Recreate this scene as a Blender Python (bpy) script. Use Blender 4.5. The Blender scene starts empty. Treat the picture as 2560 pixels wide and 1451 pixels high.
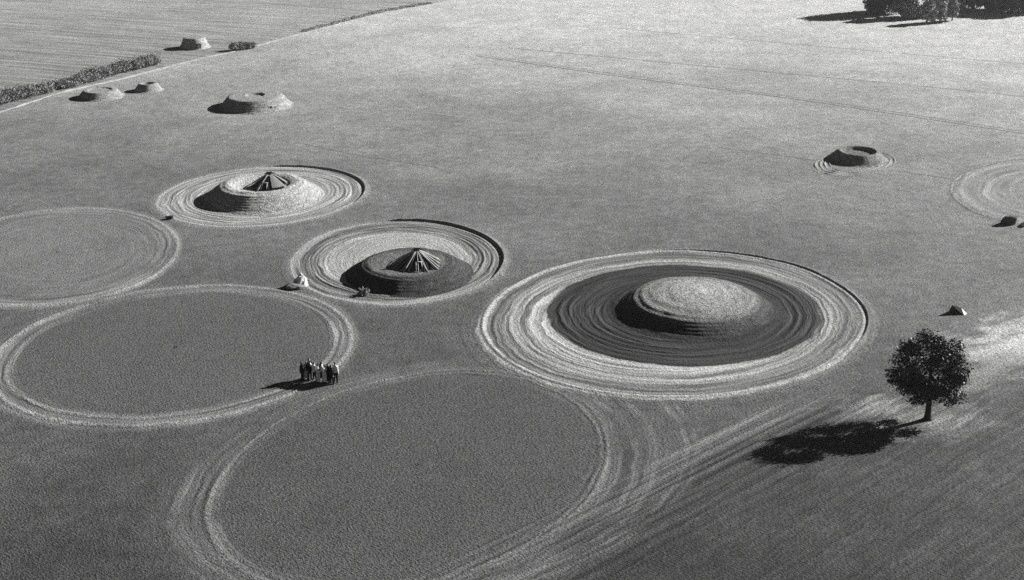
import bpy, bmesh, math, random
import numpy as np
from mathutils import Vector, Matrix, Quaternion
R = math.radians
scene = bpy.context.scene
col = scene.collection

# ------------------------------------------------------------------ camera, sky, sun, exposure
cd = bpy.data.cameras.new('camera'); cam = bpy.data.objects.new('camera', cd); col.objects.link(cam)
cam.location = (0, 0, 44); cam.rotation_euler = (R(90 - 21.3), 0, 0)
cd.sensor_width = 36; cd.lens = 44.3; cd.clip_end = 6000
scene.camera = cam
SUN_EL, SUN_AZ = 25.5, 25.5                      # azimuth counter-clockwise from +X
w = bpy.data.worlds.new('World'); scene.world = w; w.use_nodes = True
wn = w.node_tree.nodes; wl = w.node_tree.links
bg = wn['Background']; sky = wn.new('ShaderNodeTexSky'); sky.sky_type = 'NISHITA'; sky.sun_disc = False
sky.sun_elevation = R(SUN_EL); sky.sun_rotation = R(90 - SUN_AZ)
sky.air_density = 0.25; sky.dust_density = 0.05; sky.ozone_density = 1.0
sp = wn.new('ShaderNodeSeparateColor'); cb = wn.new('ShaderNodeCombineColor')   # black-and-white film behind a red filter
wl.new(sky.outputs[0], sp.inputs[0])
for i in range(3): wl.new(sp.outputs[0], cb.inputs[i])
wl.new(cb.outputs[0], bg.inputs[0]); bg.inputs[1].default_value = 0.05
sd = bpy.data.lights.new('sun', 'SUN'); sd.energy = 5.0; sd.angle = R(0.5); sd.color = (1, .995, .985)
sun = bpy.data.objects.new('sun', sd); col.objects.link(sun)
SD = Vector((math.cos(R(SUN_EL)) * math.cos(R(SUN_AZ)), math.cos(R(SUN_EL)) * math.sin(R(SUN_AZ)), math.sin(R(SUN_EL))))
sun.rotation_euler = SD.to_track_quat('Z', 'Y').to_euler(); sun.location = (60, 40, 80)
scene.view_settings.view_transform = 'Standard'; scene.view_settings.look = 'None'
scene.view_settings.gamma = 1.0; scene.view_settings.exposure = 1.05
scene.render.engine = 'CYCLES'
scene.cycles.max_bounces = 3; scene.cycles.diffuse_bounces = 2; scene.cycles.use_denoising = False

# ------------------------------------------------------------------ node helper
class NT:
    def __init__(s, tree): s.t = tree; s.n = tree.nodes; s.l = tree.links
    def new(s, typ, **kw):
        n = s.n.new(typ)
        for k, v in kw.items(): setattr(n, k, v)
        return n
    def put(s, sock, v):
        if isinstance(v, bpy.types.NodeSocket): s.l.new(v, sock)
        elif v is not None: sock.default_value = v
    def math(s, op, a, b=None, c=None, clamp=False):
        n = s.new('ShaderNodeMath', operation=op, use_clamp=clamp)
        s.put(n.inputs[0], a); s.put(n.inputs[1], b); s.put(n.inputs[2], c); return n.outputs[0]
    def vmath(s, op, a, b=None, scale=None):
        n = s.new('ShaderNodeVectorMath', operation=op)
        s.put(n.inputs[0], a); s.put(n.inputs[1], b)
        if scale is not None: s.put(n.inputs['Scale'], scale)
        return n.outputs['Value'] if op in ('LENGTH', 'DOT_PRODUCT', 'DISTANCE') else n.outputs['Vector']
    def noise(s, vec, scale, detail=2.0, rough=0.5, dist=0.0, color=False):
        n = s.new('ShaderNodeTexNoise'); s.put(n.inputs['Vector'], vec)
        n.inputs['Scale'].default_value = scale; n.inputs['Detail'].default_value = detail
        n.inputs['Roughness'].default_value = rough; n.inputs['Distortion'].default_value = dist
        return n.outputs['Color'] if color else n.outputs['Fac']
    def map(s, v, a, b, c, d, smooth=False):
        n = s.new('ShaderNodeMapRange'); n.clamp = True
        if smooth: n.interpolation_type = 'SMOOTHSTEP'
        s.put(n.inputs[0], v)
        for i, x in enumerate((a, b, c, d)): n.inputs[1 + i].default_value = x
        return n.outputs[0]
    def mixf(s, f, a, b):
        n = s.new('ShaderNodeMix'); n.data_type = 'FLOAT'
        s.put(n.inputs[0], f); s.put(n.inputs[2], a); s.put(n.inputs[3], b); return n.outputs[0]
    def ramp(s, fac, stops, interp='LINEAR'):
        n = s.new('ShaderNodeValToRGB'); n.color_ramp.interpolation = interp; e = n.color_ramp.elements
        while len(e) < len(stops): e.new(0.5)
        for el, (p, c) in zip(e, stops): el.position = p; el.color = c
        s.put(n.inputs[0], fac); return n

def grain_group():
    """speckle of stubble and clods: albedo factor and height in metres"""
    g = bpy.data.node_groups.new('stubble_grain', 'ShaderNodeTree')
    g.interface.new_socket('Vector', in_out='INPUT', socket_type='NodeSocketVector')
    g.interface.new_socket('Factor', in_out='OUTPUT', socket_type='NodeSocketFloat')
    g.interface.new_socket('Height', in_out='OUTPUT', socket_type='NodeSocketFloat')
    t = NT(g); i = t.new('NodeGroupInput'); o = t.new('NodeGroupOutput'); P = i.outputs[0]
    rot = t.new('ShaderNodeMapping'); rot.vector_type = 'TEXTURE'; t.put(rot.inputs['Vector'], P); rot.inputs['Rotation'].default_value = (0, 0, R(-38)); rot.inputs['Scale'].default_value = (1.5, .8, 1)
    Q = rot.outputs[0]
    a = t.noise(Q, 6.5, 2.0, 0.75)
    b = t.noise(P, 1.3, 3.0, 0.75)
    v = t.math('ADD', t.math('MULTIPLY', a, 0.82), t.math('MULTIPLY', b, 0.18))
    f = t.map(v, 0.31, 0.69, 0.04, 1.96)
    t.put(o.inputs[0], f)
    t.put(o.inputs[1], t.math('MULTIPLY', t.math('SUBTRACT', v, 0.5), 0.31))
    return g
GRAIN = grain_group()

def finish(t, alb, height, rough=0.9, spec=0.15, strength=1.0):
    out = t.n.get('Material Output'); bs = t.n.get('Principled BSDF')
    c = t.new('ShaderNodeCombineColor')
    for i in range(3): t.put(c.inputs[i], alb)
    t.put(bs.inputs['Base Color'], c.outputs[0]); bs.inputs['Roughness'].default_value = rough
    bs.inputs['Specular IOR Level'].default_value = spec
    if height is not None:
        b = t.new('ShaderNodeBump'); b.inputs['Strength'].default_value = strength; b.inputs['Distance'].default_value = 1.0
        t.put(b.inputs['Height'], height); t.put(bs.inputs['Normal'], b.outputs[0])

def new_mat(name):
    m = bpy.data.materials.new(name); m.use_nodes = True; return m, NT(m.node_tree)

# ------------------------------------------------------------------ the field: one soil and crop material in world coordinates
# circle entries: centre, half axes, rotation, stops (position in outlines, albedo, streak height m, cover)
def S(p, a, s, c): return (p, (a, s, 0, c))
CIRC = [
 # far left pale circle
 dict(c=(-47.33, 123.69), a=15.36, b=12.12, r=-68.9, gap=.45, stops=[S(0,.20,.0,.5), S(.8,.185,.05,.7), S(.90,.17,.10,.9), S(.945,.20,.10,1), S(.98,.27,.03,1), S(1.005,.29,.03,1), S(1.035,.2,.05,1), S(1.07,.2,0,0)]),
 # near left dark circle
 dict(c=(-28.98, 99.28), a=15.18, b=14.69, r=28.4, gap=.4, stops=[S(0,.098,0,1), S(.84,.100,.0,1), S(.875,.14,.08,1), S(.90,.21,.06,1), S(.93,.165,.10,1), S(.955,.16,.08,1), S(.98,.25,.02,1), S(1.0,.28,.02,1), S(1.015,.18,.06,1), S(1.06,.17,.02,0)]),
 # near bottom circle: outer broken tracks, then dark disc
 dict(wear=.0, c=(-6.3, 78.5), a=17.9, b=14.5, r=48, gap=.5, stops=[S(.80,.12,.08,0), S(.86,.11,.12,.5), S(.93,.13,.12,.6), S(.97,.17,.07,.7), S(1.0,.11,.14,.7), S(1.04,.15,.09,.6), S(1.08,.13,.05,.3), S(1.14,.15,0,0)]),
 dict(wear=-.2, c=(-4.5, 79.6), a=19.2, b=15.4, r=41.7, gap=.5, stops=[S(.94,.12,.10,0), S(.965,.11,.10,.5), S(.98,.19,.05,.6), S(1.0,.10,.12,.5), S(1.02,.17,.06,.5), S(1.05,.13,.05,0)]),
 dict(c=(-6.75, 78.75), a=16.55, b=12.75, r=62, gap=.4, stops=[S(0,.080,0,1), S(.90,.084,.0,1), S(.955,.10,.06,1), S(.97,.135,.04,1), S(.985,.10,.08,1), S(1.0,.19,.02,1), S(1.013,.12,.06,.9), S(1.06,.14,.0,0)]),
 # dished ring far left
 dict(wear=.9, c=(-29.76, 144.16), a=12.56, b=11.81, r=52.5, gap=.42, stops=[S(0,.34,.03,1), S(.60,.33,.05,1), S(.75,.30,.09,1), S(.86,.27,.10,1), S(.93,.27,.10,1), S(.985,.36,.02,1), S(1.0,.26,.02,.8), S(1.06,.22,.02,.2), S(1.12,.2,0,0)]),
 # dished ring in the middle
 dict(wear=.9, c=(-11.73, 121.54), a=12.63, b=10.86, r=-85.3, gap=.38, stops=[S(0,.33,.03,1), S(.55,.33,.04,1), S(.66,.36,.05,1), S(.72,.20,.10,1), S(.80,.16,.12,1), S(.90,.15,.12,1), S(.945,.23,.09,1), S(.985,.34,.02,1), S(1.0,.24,.02,.8), S(1.06,.18,.02,.2), S(1.10,.18,0,0)]),
 # large ring: pale bands
 dict(wear=.9, c=(14.75, 106.39), a=18.83, b=16.34, r=42.0, gap=.36, stops=[S(0,.3,.05,1), S(.66,.33,.06,1), S(.72,.36,.08,1), S(.77,.20,.10,1), S(.79,.26,.10,1), S(.82,.33,.05,1), S(.85,.21,.09,1), S(.92,.15,.09,1), S(.945,.17,.08,1), S(.962,.36,.03,1), S(.99,.35,.03,1), S(1.008,.13,.08,.9), S(1.03,.14,.06,.5), S(1.07,.15,.02,0)]),
 # large ring: dark ploughed disc
 dict(wear=1.0, c=(15.76, 107.56), a=12.96, b=12.02, r=35.1, gap=.34, stops=[S(0,.07,.06,1), S(.45,.042,.08,1), S(.6,.036,.10,1), S(.9,.032,.10,1), S(.985,.030,.08,1), S(1.0,.2,.05,.6), S(1.02,.3,.05,0)]),
 # circle at the right edge
 dict(c=(66.18, 145.81), a=16.28, b=11.86, r=49.2, gap=.8, stops=[S(0,.24,.02,.5), S(.6,.24,.08,.6), S(.70,.30,.08,.8), S(.74,.24,.08,.7), S(.84,.25,.05,.6), S(.90,.31,.05,.9), S(.93,.24,.08,.8), S(.96,.32,.04,.9), S(.985,.08,.02,.8), S(1.0,.30,.02,.8), S(1.04,.22,0,0)]),
 # cracked rings round the small cratered mound
 dict(c=(44.4, 158.09), a=6.92, b=4.36, r=47.8, gap=.35, stops=[S(.55,.25,.02,0), S(.70,.27,.06,.8), S(.765,.27,.10,.9), S(.785,.07,.12,.9), S(.80,.29,.10,.9), S(.88,.27,.08,.9), S(.90,.06,.12,.9), S(.915,.30,.10,.9), S(.98,.26,.10,.9), S(1.0,.08,.1,.8), S(1.02,.27,.08,.6), S(1.08,.22,0,0)]),
]
def field_material(name, kind='crop'):
    m, t = new_mat(name)
    P = t.new('ShaderNodeNewGeometry').outputs['Position']
    warp = t.vmath('SCALE', t.vmath('SUBTRACT', t.noise(P, 0.22, 4, .62, color=True), (.5, .5, .5)), scale=1.25)
    W = t.vmath('ADD', P, warp)
    g = t.new('ShaderNodeGroup'); g.node_tree = GRAIN; t.put(g.inputs[0], P)
    gf, gh = g.outputs[0], g.outputs[1]
    sep = t.new('ShaderNodeSeparateXYZ'); t.put(sep.inputs[0], P); X, Y = sep.outputs[0], sep.outputs[1]
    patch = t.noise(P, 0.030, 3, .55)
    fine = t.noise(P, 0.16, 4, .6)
    # base colour grows paler towards the far, right side of the field
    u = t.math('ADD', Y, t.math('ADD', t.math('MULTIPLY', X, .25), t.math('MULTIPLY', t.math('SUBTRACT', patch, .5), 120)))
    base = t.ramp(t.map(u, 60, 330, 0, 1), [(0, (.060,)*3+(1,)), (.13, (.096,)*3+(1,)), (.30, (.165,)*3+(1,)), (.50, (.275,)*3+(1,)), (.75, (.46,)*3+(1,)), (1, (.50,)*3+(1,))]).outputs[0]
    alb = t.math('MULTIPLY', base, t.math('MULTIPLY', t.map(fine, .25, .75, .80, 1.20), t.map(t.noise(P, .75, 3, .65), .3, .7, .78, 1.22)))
    streak = 0.0; tracked = 0.0
    if kind == 'crop':
        # dry sandy ground round the lone tree and along the right side
        wm = t.new('ShaderNodeMapping', vector_type='TEXTURE'); t.put(wm.inputs[0], W); wm.inputs[2].default_value = (0, 0, R(32)); wm.inputs[3].default_value = (3, 1.2, 1)
        wisp = t.noise(wm.outputs[0], 1.0, 5, .65)
        for (cx, cy, a, b, r, val) in ((46.5, 101, 11, 5, 28, .58), (32.5, 85.2, 4.4, 2.6, 20, .30), (28.6, 88.0, 3.6, 2.2, 25, .34), (38.5, 93.5, 7, 2.4, 40, .26), (-58, 108, 7, 4, 20, .33)):
            mp = t.new('ShaderNodeMapping', vector_type='TEXTURE'); t.put(mp.inputs[0], W)
            mp.inputs[1].default_value = (cx, cy, 0); mp.inputs[2].default_value = (0, 0, R(r)); mp.inputs[3].default_value = (a, b, 1)
            d = t.vmath('LENGTH', t.vmath('MULTIPLY', mp.outputs[0], (1, 1, 0)))
            f = t.map(t.math('ADD', d, t.map(wisp, .3, .7, -.55, .55)), .0, 1.3, .95, 0, True)
            alb = t.mixf(f, alb, val)
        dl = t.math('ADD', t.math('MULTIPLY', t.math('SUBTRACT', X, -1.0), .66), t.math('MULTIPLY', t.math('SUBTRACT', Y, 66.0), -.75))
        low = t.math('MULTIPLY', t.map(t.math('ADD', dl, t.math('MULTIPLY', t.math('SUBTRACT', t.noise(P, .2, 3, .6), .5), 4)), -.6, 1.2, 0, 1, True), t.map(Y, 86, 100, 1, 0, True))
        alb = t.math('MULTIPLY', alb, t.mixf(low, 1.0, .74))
        rw = t.new('ShaderNodeMapping'); t.put(rw.inputs[0], W); rw.vector_type = 'TEXTURE'; rw.inputs[2].default_value = (0, 0, R(41)); rw.inputs[3].default_value = (14, .5, 1)
        rws = t.math('MULTIPLY', t.math('SUBTRACT', t.noise(rw.outputs[0], 1.0, 2, .6), .5), low)
        alb = t.math('MULTIPLY', alb, t.math('ADD', 1.0, t.math('MULTIPLY', t.math('MULTIPLY', rws, t.map(patch, .38, .6, 0.15, 1.0)), 2.0)))
        al = t.math('ADD', t.math('MULTIPLY', X, .755), t.math('MULTIPLY', Y, .656))
        lv = t.new('ShaderNodeCombineXYZ'); t.put(lv.inputs[0], t.math('MULTIPLY', dl, 1.9)); t.put(lv.inputs[1], t.math('MULTIPLY', al, .05))
        ln = t.math('SUBTRACT', t.map(t.noise(lv.outputs[0], 1.0, 1.5, .5), .25, .75, 0, 1, True), .5)
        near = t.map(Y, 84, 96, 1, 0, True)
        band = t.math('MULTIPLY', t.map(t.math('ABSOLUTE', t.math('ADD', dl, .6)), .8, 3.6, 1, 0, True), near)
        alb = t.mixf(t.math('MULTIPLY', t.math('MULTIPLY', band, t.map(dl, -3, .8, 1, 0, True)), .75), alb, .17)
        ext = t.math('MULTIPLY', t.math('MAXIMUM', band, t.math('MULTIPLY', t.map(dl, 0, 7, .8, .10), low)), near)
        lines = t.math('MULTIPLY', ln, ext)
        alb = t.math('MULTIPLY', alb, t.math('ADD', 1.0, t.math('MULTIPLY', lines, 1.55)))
        rws = t.math('ADD', rws, t.math('MULTIPLY', lines, 1.0))
        streak = t.math('MULTIPLY', rws, .25)
        for e in CIRC:
            mp = t.new('ShaderNodeMapping', vector_type='TEXTURE'); t.put(mp.inputs[0], W)
            mp.inputs[1].default_value = (*e['c'], 0); mp.inputs[2].default_value = (0, 0, R(e['r'])); mp.inputs[3].default_value = (e['a'], e['b'], 1)
            v = t.vmath('MULTIPLY', mp.outputs[0], (1, 1, 0)); rn = t.vmath('LENGTH', v)
            u2 = t.vmath('NORMALIZE', v)
            sx = t.new('ShaderNodeSeparateXYZ'); t.put(sx.inputs[0], u2)
            cv = t.new('ShaderNodeCombineXYZ'); rm = (e['a'] + e['b']) / 2
            t.put(cv.inputs[0], t.math('MULTIPLY', rn, rm / e['gap']))
            t.put(cv.inputs[1], t.math('MULTIPLY', sx.outputs[0], 1.1)); t.put(cv.inputs[2], t.math('MULTIPLY', sx.outputs[1], 1.1))
            sn = t.map(t.noise(cv.outputs[0], 1.0, 1.5, .55), .25, .75, .08, .92, True)
            rp = t.ramp(t.math('DIVIDE', rn, 1.25), [(p / 1.25, c) for p, c in e['stops']])
            sc = t.new('ShaderNodeSeparateColor'); t.put(sc.inputs[0], rp.outputs[0])
            # cover wears thin in places along the track
            cov = t.math('MULTIPLY', rp.outputs[1], t.map(t.noise(P, .15, 3, .55), .32, .58, e.get('wear', .45), 1.0))
            st = t.math('MULTIPLY', t.math('SUBTRACT', sn, .5), t.math('MULTIPLY', sc.outputs[1], cov))
            col_i = t.math('MULTIPLY', sc.outputs[0], t.math('ADD', 1.0, t.math('MULTIPLY', t.math('MULTIPLY', t.math('SUBTRACT', sn, .5), sc.outputs[1]), 14)))
            tracked = t.math('MAXIMUM', tracked, t.math('MULTIPLY', t.math('MULTIPLY', sc.outputs[1], cov), 10, clamp=True))
            alb = t.mixf(cov, alb, t.math('MAXIMUM', col_i, .02))
            streak = t.math('ADD', streak, t.math('MULTIPLY', st, 1.25))
    else:
        # drilled rows, nearly along the path
        mp = t.new('ShaderNodeMapping'); t.put(mp.inputs[0], P); mp.vector_type = 'TEXTURE'; mp.inputs[2].default_value = (0, 0, R(-20)); mp.inputs[3].default_value = (22, 1.1, 1)
        rows = t.noise(mp.outputs[0], 1.0, 3, .6)
        alb = t.math('MULTIPLY', t.mixf(.6, alb, .22), t.map(rows, .3, .7, .55, 1.32))
        streak = t.math('MULTIPLY', rows, .12)
    gf = t.mixf(t.math('MULTIPLY', tracked, .55), gf, 1.0)
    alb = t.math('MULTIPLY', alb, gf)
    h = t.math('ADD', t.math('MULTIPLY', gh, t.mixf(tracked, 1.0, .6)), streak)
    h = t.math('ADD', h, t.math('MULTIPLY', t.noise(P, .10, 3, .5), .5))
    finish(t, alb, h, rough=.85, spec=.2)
    return m
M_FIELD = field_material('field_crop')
M_FAR = field_material('far_field', 'rows')

def soil_material(name, stops, gap=.35, streak=.25, grain=1.0, noise_amt=8.0):
    """ramp over radius in metres / 10, with contour ridges"""
    m, t = new_mat(name)
    P = t.new('ShaderNodeTexCoord').outputs['Object']
    g = t.new('ShaderNodeGroup'); g.node_tree = GRAIN; t.put(g.inputs[0], P)
    Wp = t.vmath('ADD', P, t.vmath('SCALE', t.vmath('SUBTRACT', t.noise(P, .5, 3, .6, color=True), (.5,)*3), scale=.6))
    v = t.vmath('MULTIPLY', Wp, (1, 1, 0)); r = t.vmath('LENGTH', v); u = t.vmath('NORMALIZE', v)
    sx = t.new('ShaderNodeSeparateXYZ'); t.put(sx.inputs[0], u)
    cv = t.new('ShaderNodeCombineXYZ'); t.put(cv.inputs[0], t.math('DIVIDE', r, gap))
    t.put(cv.inputs[1], t.math('MULTIPLY', sx.outputs[0], 2.5)); t.put(cv.inputs[2], t.math('MULTIPLY', sx.outputs[1], 2.5))
    sn = t.noise(cv.outputs[0], 1.0, 2.5, .6)
    rp = t.ramp(t.math('DIVIDE', r, 10), [(p / 10, (a, s, 0, 1)) for p, a, s in stops])
    sc = t.new('ShaderNodeSeparateColor'); t.put(sc.inputs[0], rp.outputs[0])
    st = t.math('MULTIPLY', t.math('SUBTRACT', sn, .5), sc.outputs[1])
    alb = t.math('MULTIPLY', sc.outputs[0], t.math('MULTIPLY', g.outputs[0], t.math('ADD', 1.0, t.math('MULTIPLY', st, noise_amt))))
    h = t.math('ADD', t.math('MULTIPLY', g.outputs[1], grain), t.math('MULTIPLY', st, 2.0))
    finish(t, t.math('MAXIMUM', alb, .012), h, .9, .12)
    return m

def plain(name, a, var=.25, scale=8.0, rough=.8, bump=.02, spec=.2, island=False):
    m, t = new_mat(name)
    P = t.new('ShaderNodeTexCoord').outputs['Object']
    n = t.noise(P, scale, 4, .65)
    if island:
        isl = t.new('ShaderNodeNewGeometry').outputs['Random Per Island']
        alb = t.math('MULTIPLY', t.map(isl, 0, 1, a * (1 - var), a * (1 + var)), t.map(n, .3, .7, .8, 1.2))
    else: alb = t.map(n, .3, .7, a * (1 - var), a * (1 + var))
    finish(t, alb, t.math('MULTIPLY', n, bump) if bump else None, rough, spec)
    return m

# ------------------------------------------------------------------ object helpers
def mesh_obj(name, verts, faces, mat, parent=None, smooth=True):
    me = bpy.data.meshes.new(name); me.from_pydata([tuple(v) for v in verts], [], [tuple(int(i) for i in f) for f in faces])
    me.update()
    if smooth: me.polygons.foreach_set('use_smooth', [True] * len(me.polygons))
    if mat: me.materials.append(mat)
    o = bpy.data.objects.new(name, me); col.objects.link(o)
    if parent: o.parent = parent
    return o
def tag(o, label=None, cat=None, group=None, kind=None):
    for k, v in (('label', label), ('category', cat), ('group', group), ('kind', kind)):
        if v: o[k] = v
    return o
def thing(name, loc, label, cat, group=None, rz=0):
    o = bpy.data.objects.new(name, None); col.objects.link(o); o.location = loc; o.rotation_euler = (0, 0, rz); o.empty_display_size = .3
    return tag(o, label, cat, group)

class MB:
    """collects shapes for one mesh"""
    def __init__(s): s.v = []; s.f = []
    def add(s, v, f): k = len(s.v); s.v += [tuple(x) for x in v]; s.f += [tuple(i + k for i in q) for q in f]
    def tube(s, pts, rad, n=8, caps=True):
        pts = [Vector(p) for p in pts]; vs = []; fs = []
        for i, p in enumerate(pts):
            d = (pts[min(i + 1, len(pts) - 1)] - pts[max(i - 1, 0)]).normalized()
            a = d.cross(Vector((0, 0, 1)) if abs(d.z) < .9 else Vector((1, 0, 0))).normalized(); b = d.cross(a)
            for k in range(n): q = 2 * math.pi * k / n; vs.append(p + (a * math.cos(q) + b * math.sin(q)) * rad[i])
        for i in range(len(pts) - 1):
            for k in range(n): fs.append((i*n+k, i*n+(k+1) % n, (i+1)*n+(k+1) % n, (i+1)*n+k))
        if caps: fs += [tuple(range(n))[::-1], tuple((len(pts)-1)*n + k for k in range(n))]
        s.add(vs, fs); return s
    def ball(s, c, r, n=12, m=8, rot=None):
        c = Vector(c); r = Vector((r, r, r)) if isinstance(r, (int, float)) else Vector(r); vs = []; fs = []
        for j in range(m + 1):
            th = math.pi * j / m
            for k in range(n):
                q = 2 * math.pi * k / n; p = Vector((r.x*math.sin(th)*math.cos(q), r.y*math.sin(th)*math.sin(q), r.z*math.cos(th)))
                vs.append(c + (rot @ p if rot else p))
        for j in range(m):
            for k in range(n): fs.append((j*n+k, (j+1)*n+k, (j+1)*n+(k+1) % n, j*n+(k+1) % n))
        s.add(vs, fs); return s
    def box(s, c, d, rz=0):
        c = Vector(c); M = Matrix.Rotation(rz, 3, 'Z'); vs = [c + M @ Vector((x*d[0]/2, y*d[1]/2, z*d[2]/2)) for x in (-1, 1) for y in (-1, 1) for z in (-1, 1)]
        s.add(vs, [(0,1,3,2), (4,6,7,5), (0,4,5,1), (2,3,7,6), (0,2,6,4), (1,5,7,3)]); return s
    def build(s, name, mat, parent=None, smooth=True): return mesh_obj(name, s.v, s.f, mat, parent, smooth)

def vnoise(x, y, seed):
    """smooth value noise, numpy"""
    rs = np.random.RandomState(seed); T = rs.rand(64, 64); xi = np.floor(x).astype(int); yi = np.floor(y).astype(int)
    fx = x - xi; fy = y - yi; fx = fx*fx*(3-2*fx); fy = fy*fy*(3-2*fy)
    g = lambda a, b: T[a % 64, b % 64]
    return (g(xi,yi)*(1-fx)+g(xi+1,yi)*fx)*(1-fy)+(g(xi,yi+1)*(1-fx)+g(xi+1,yi+1)*fx)*fy - .5

# ------------------------------------------------------------------ ground
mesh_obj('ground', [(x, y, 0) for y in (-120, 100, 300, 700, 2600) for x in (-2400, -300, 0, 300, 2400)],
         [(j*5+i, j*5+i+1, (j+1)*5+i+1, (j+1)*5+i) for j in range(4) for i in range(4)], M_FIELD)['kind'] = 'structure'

def disc(name, e, prof, label, cat, group=None, nr=110, nt=240, rmax=1.09, wob=.15, seed=1):
    """round patch of worked ground: height from prof(rn) over the ellipse e, outer edge level with the ground"""
    rr = np.linspace(.0, rmax, nr); th = np.linspace(0, 2*np.pi, nt, endpoint=False)
    Rn, Th = np.meshgrid(rr, th, indexing='ij'); ca, sa = math.cos(R(e['r'])), math.sin(R(e['r']))
    wv = wob * vnoise(np.cos(Th)*3+9, np.sin(Th)*3+9, seed) / 10
    lx = e['a'] * Rn * np.cos(Th); ly = e['b'] * Rn * np.sin(Th)
    x = e['c'][0] + lx*ca - ly*sa; y = e['c'][1] + lx*sa + ly*ca
    z = prof(Rn * (1 + wv * np.clip(1.5*Rn, 0, 1)), Th, x, y)
    z = z + .0023 + .0017*seed + .012*vnoise(x*2.3, y*2.3, seed+5)*(z > .03)
    z[-1, :] = .0012 + .0004*seed
    V = np.stack([x - e['c'][0], y - e['c'][1], np.maximum(z, .004)], -1).reshape(-1, 3)
    I = np.arange(nr*nt).reshape(nr, nt); J = np.roll(I, -1, 1)
    F = np.stack([I[:-1], J[:-1], J[1:], I[1:]], -1)[1:].reshape(-1, 4).tolist() + [(I[0, 0], I[1, k], J[1, k]) for k in range(nt)]
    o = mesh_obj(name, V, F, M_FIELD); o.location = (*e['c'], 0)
    return tag(o, label, cat, group)
def bump(r, c, wd): return np.exp(-((r - c) / wd)**2)
def lip(h, steep=.016, outer=.07):
    """bank at the outline: steep inside, easing away outside"""
    return lambda r: h * np.where(r < 1, np.clip(1 - (1 - r) / steep, 0, 1), np.clip(1 - (r - 1) / outer, 0, 1)**1.5)
GR = 'round field patches marked out by tracks'
L1, L2, L3, L4 = lip(.24, .012), lip(.28, .012, .075), lip(.24, .012, .06), lip(.10)
def furr(r, R0, gap, A, T=0.0):
    k = r*R0/gap                                        # uneven furrows: each its own depth, fading in and out along its length
    d = vnoise(np.floor(k + .5)*1.37, np.cos(T)*2.2 + np.sin(T)*1.3 + 7, 51) + .5
    return A * (.5 + .5*np.cos(2*np.pi*k)) * np.clip(2.2*d - .5, 0, 1.3)
AZ = lambda T, c, k: .12 + .88*np.clip((np.cos(T - R(c)) - k)/(1 - k)*2.2, 0, 1)
disc('field_circle', CIRC[0], lambda r, T, x, y: .10*bump(r, .99, .018), 'pale grass circle at the left edge beyond the darker circle, ringed by a light track', 'field circle', GR, nr=90, seed=2, rmax=1.04)
disc('field_circle', CIRC[1], lambda r, T, x, y: .10*bump(r, .99, .015) + .06*bump(r, .90, .012), 'dark grass circle behind the standing people, ringed by a light track', 'field circle', GR, nr=100, seed=3, rmax=1.04)
disc('field_circle', CIRC[4], lambda r, T, x, y: .08*bump(r, 1.0, .012) + .05*bump(r, .96, .010), 'dark grass circle nearest the viewer at the bottom, with worn broken tracks around it', 'field circle', GR, nr=100, seed=4, rmax=1.04)
disc('field_circle', CIRC[9], lambda r, T, x, y: .08*bump(r, .93, .02) + .12*bump(r, 1.0, .012), 'grass circle cut off by the right edge of the photo', 'field circle', GR, nr=80, seed=6, rmax=1.04)
G2 = 'dished rings of worked earth around mounds'
disc('earth_ring', CIRC[5], lambda r, T, x, y: L1(r)*AZ(T + R(CIRC[5]['r']), 40, .35) + furr(r, 12.2, .55, .05, T)*(r > .6)*(r < .97), 'pale earth ring around the rimmed mound, farthest of the three large rings', 'earth ring', G2, nr=200, nt=300, seed=7)
disc('earth_ring', CIRC[6], lambda r, T, x, y: L2(r)*AZ(T + R(CIRC[6]['r']), 38, .2) + furr(r, 11.7, .5, .06, T)*(r > .68)*(r < .96), 'earth ring around the dark mound with the pole hut, between the other two large rings', 'earth ring', G2, nr=200, nt=300, seed=8)
def p3(r, T, x, y):
    c, s = math.cos(R(35.1)), math.sin(R(35.1)); dx, dy = x - 15.76, y - 107.56
    rd = np.hypot((dx*c + dy*s)/12.96, (-dx*s + dy*c)/12.02)
    out = rd > 1.0
    return np.where(out, .10*np.clip((rd-1)*12, 0, 1)*np.clip((1.06-r)*12,0,1) + furr(r, 17.6, .62, .045, T)*(r < .95) + .12*bump(r, .975, .014) + L3(r)*AZ(T + R(CIRC[7]['r']), 35, .3), furr(rd, 12.5, .8, .075, T)*(rd > .45))
disc('earth_ring', CIRC[7], p3, 'largest earth ring with light outer bands and a dark ploughed disc around the domed mound', 'earth ring', G2, nr=300, nt=420, seed=9)

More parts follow.
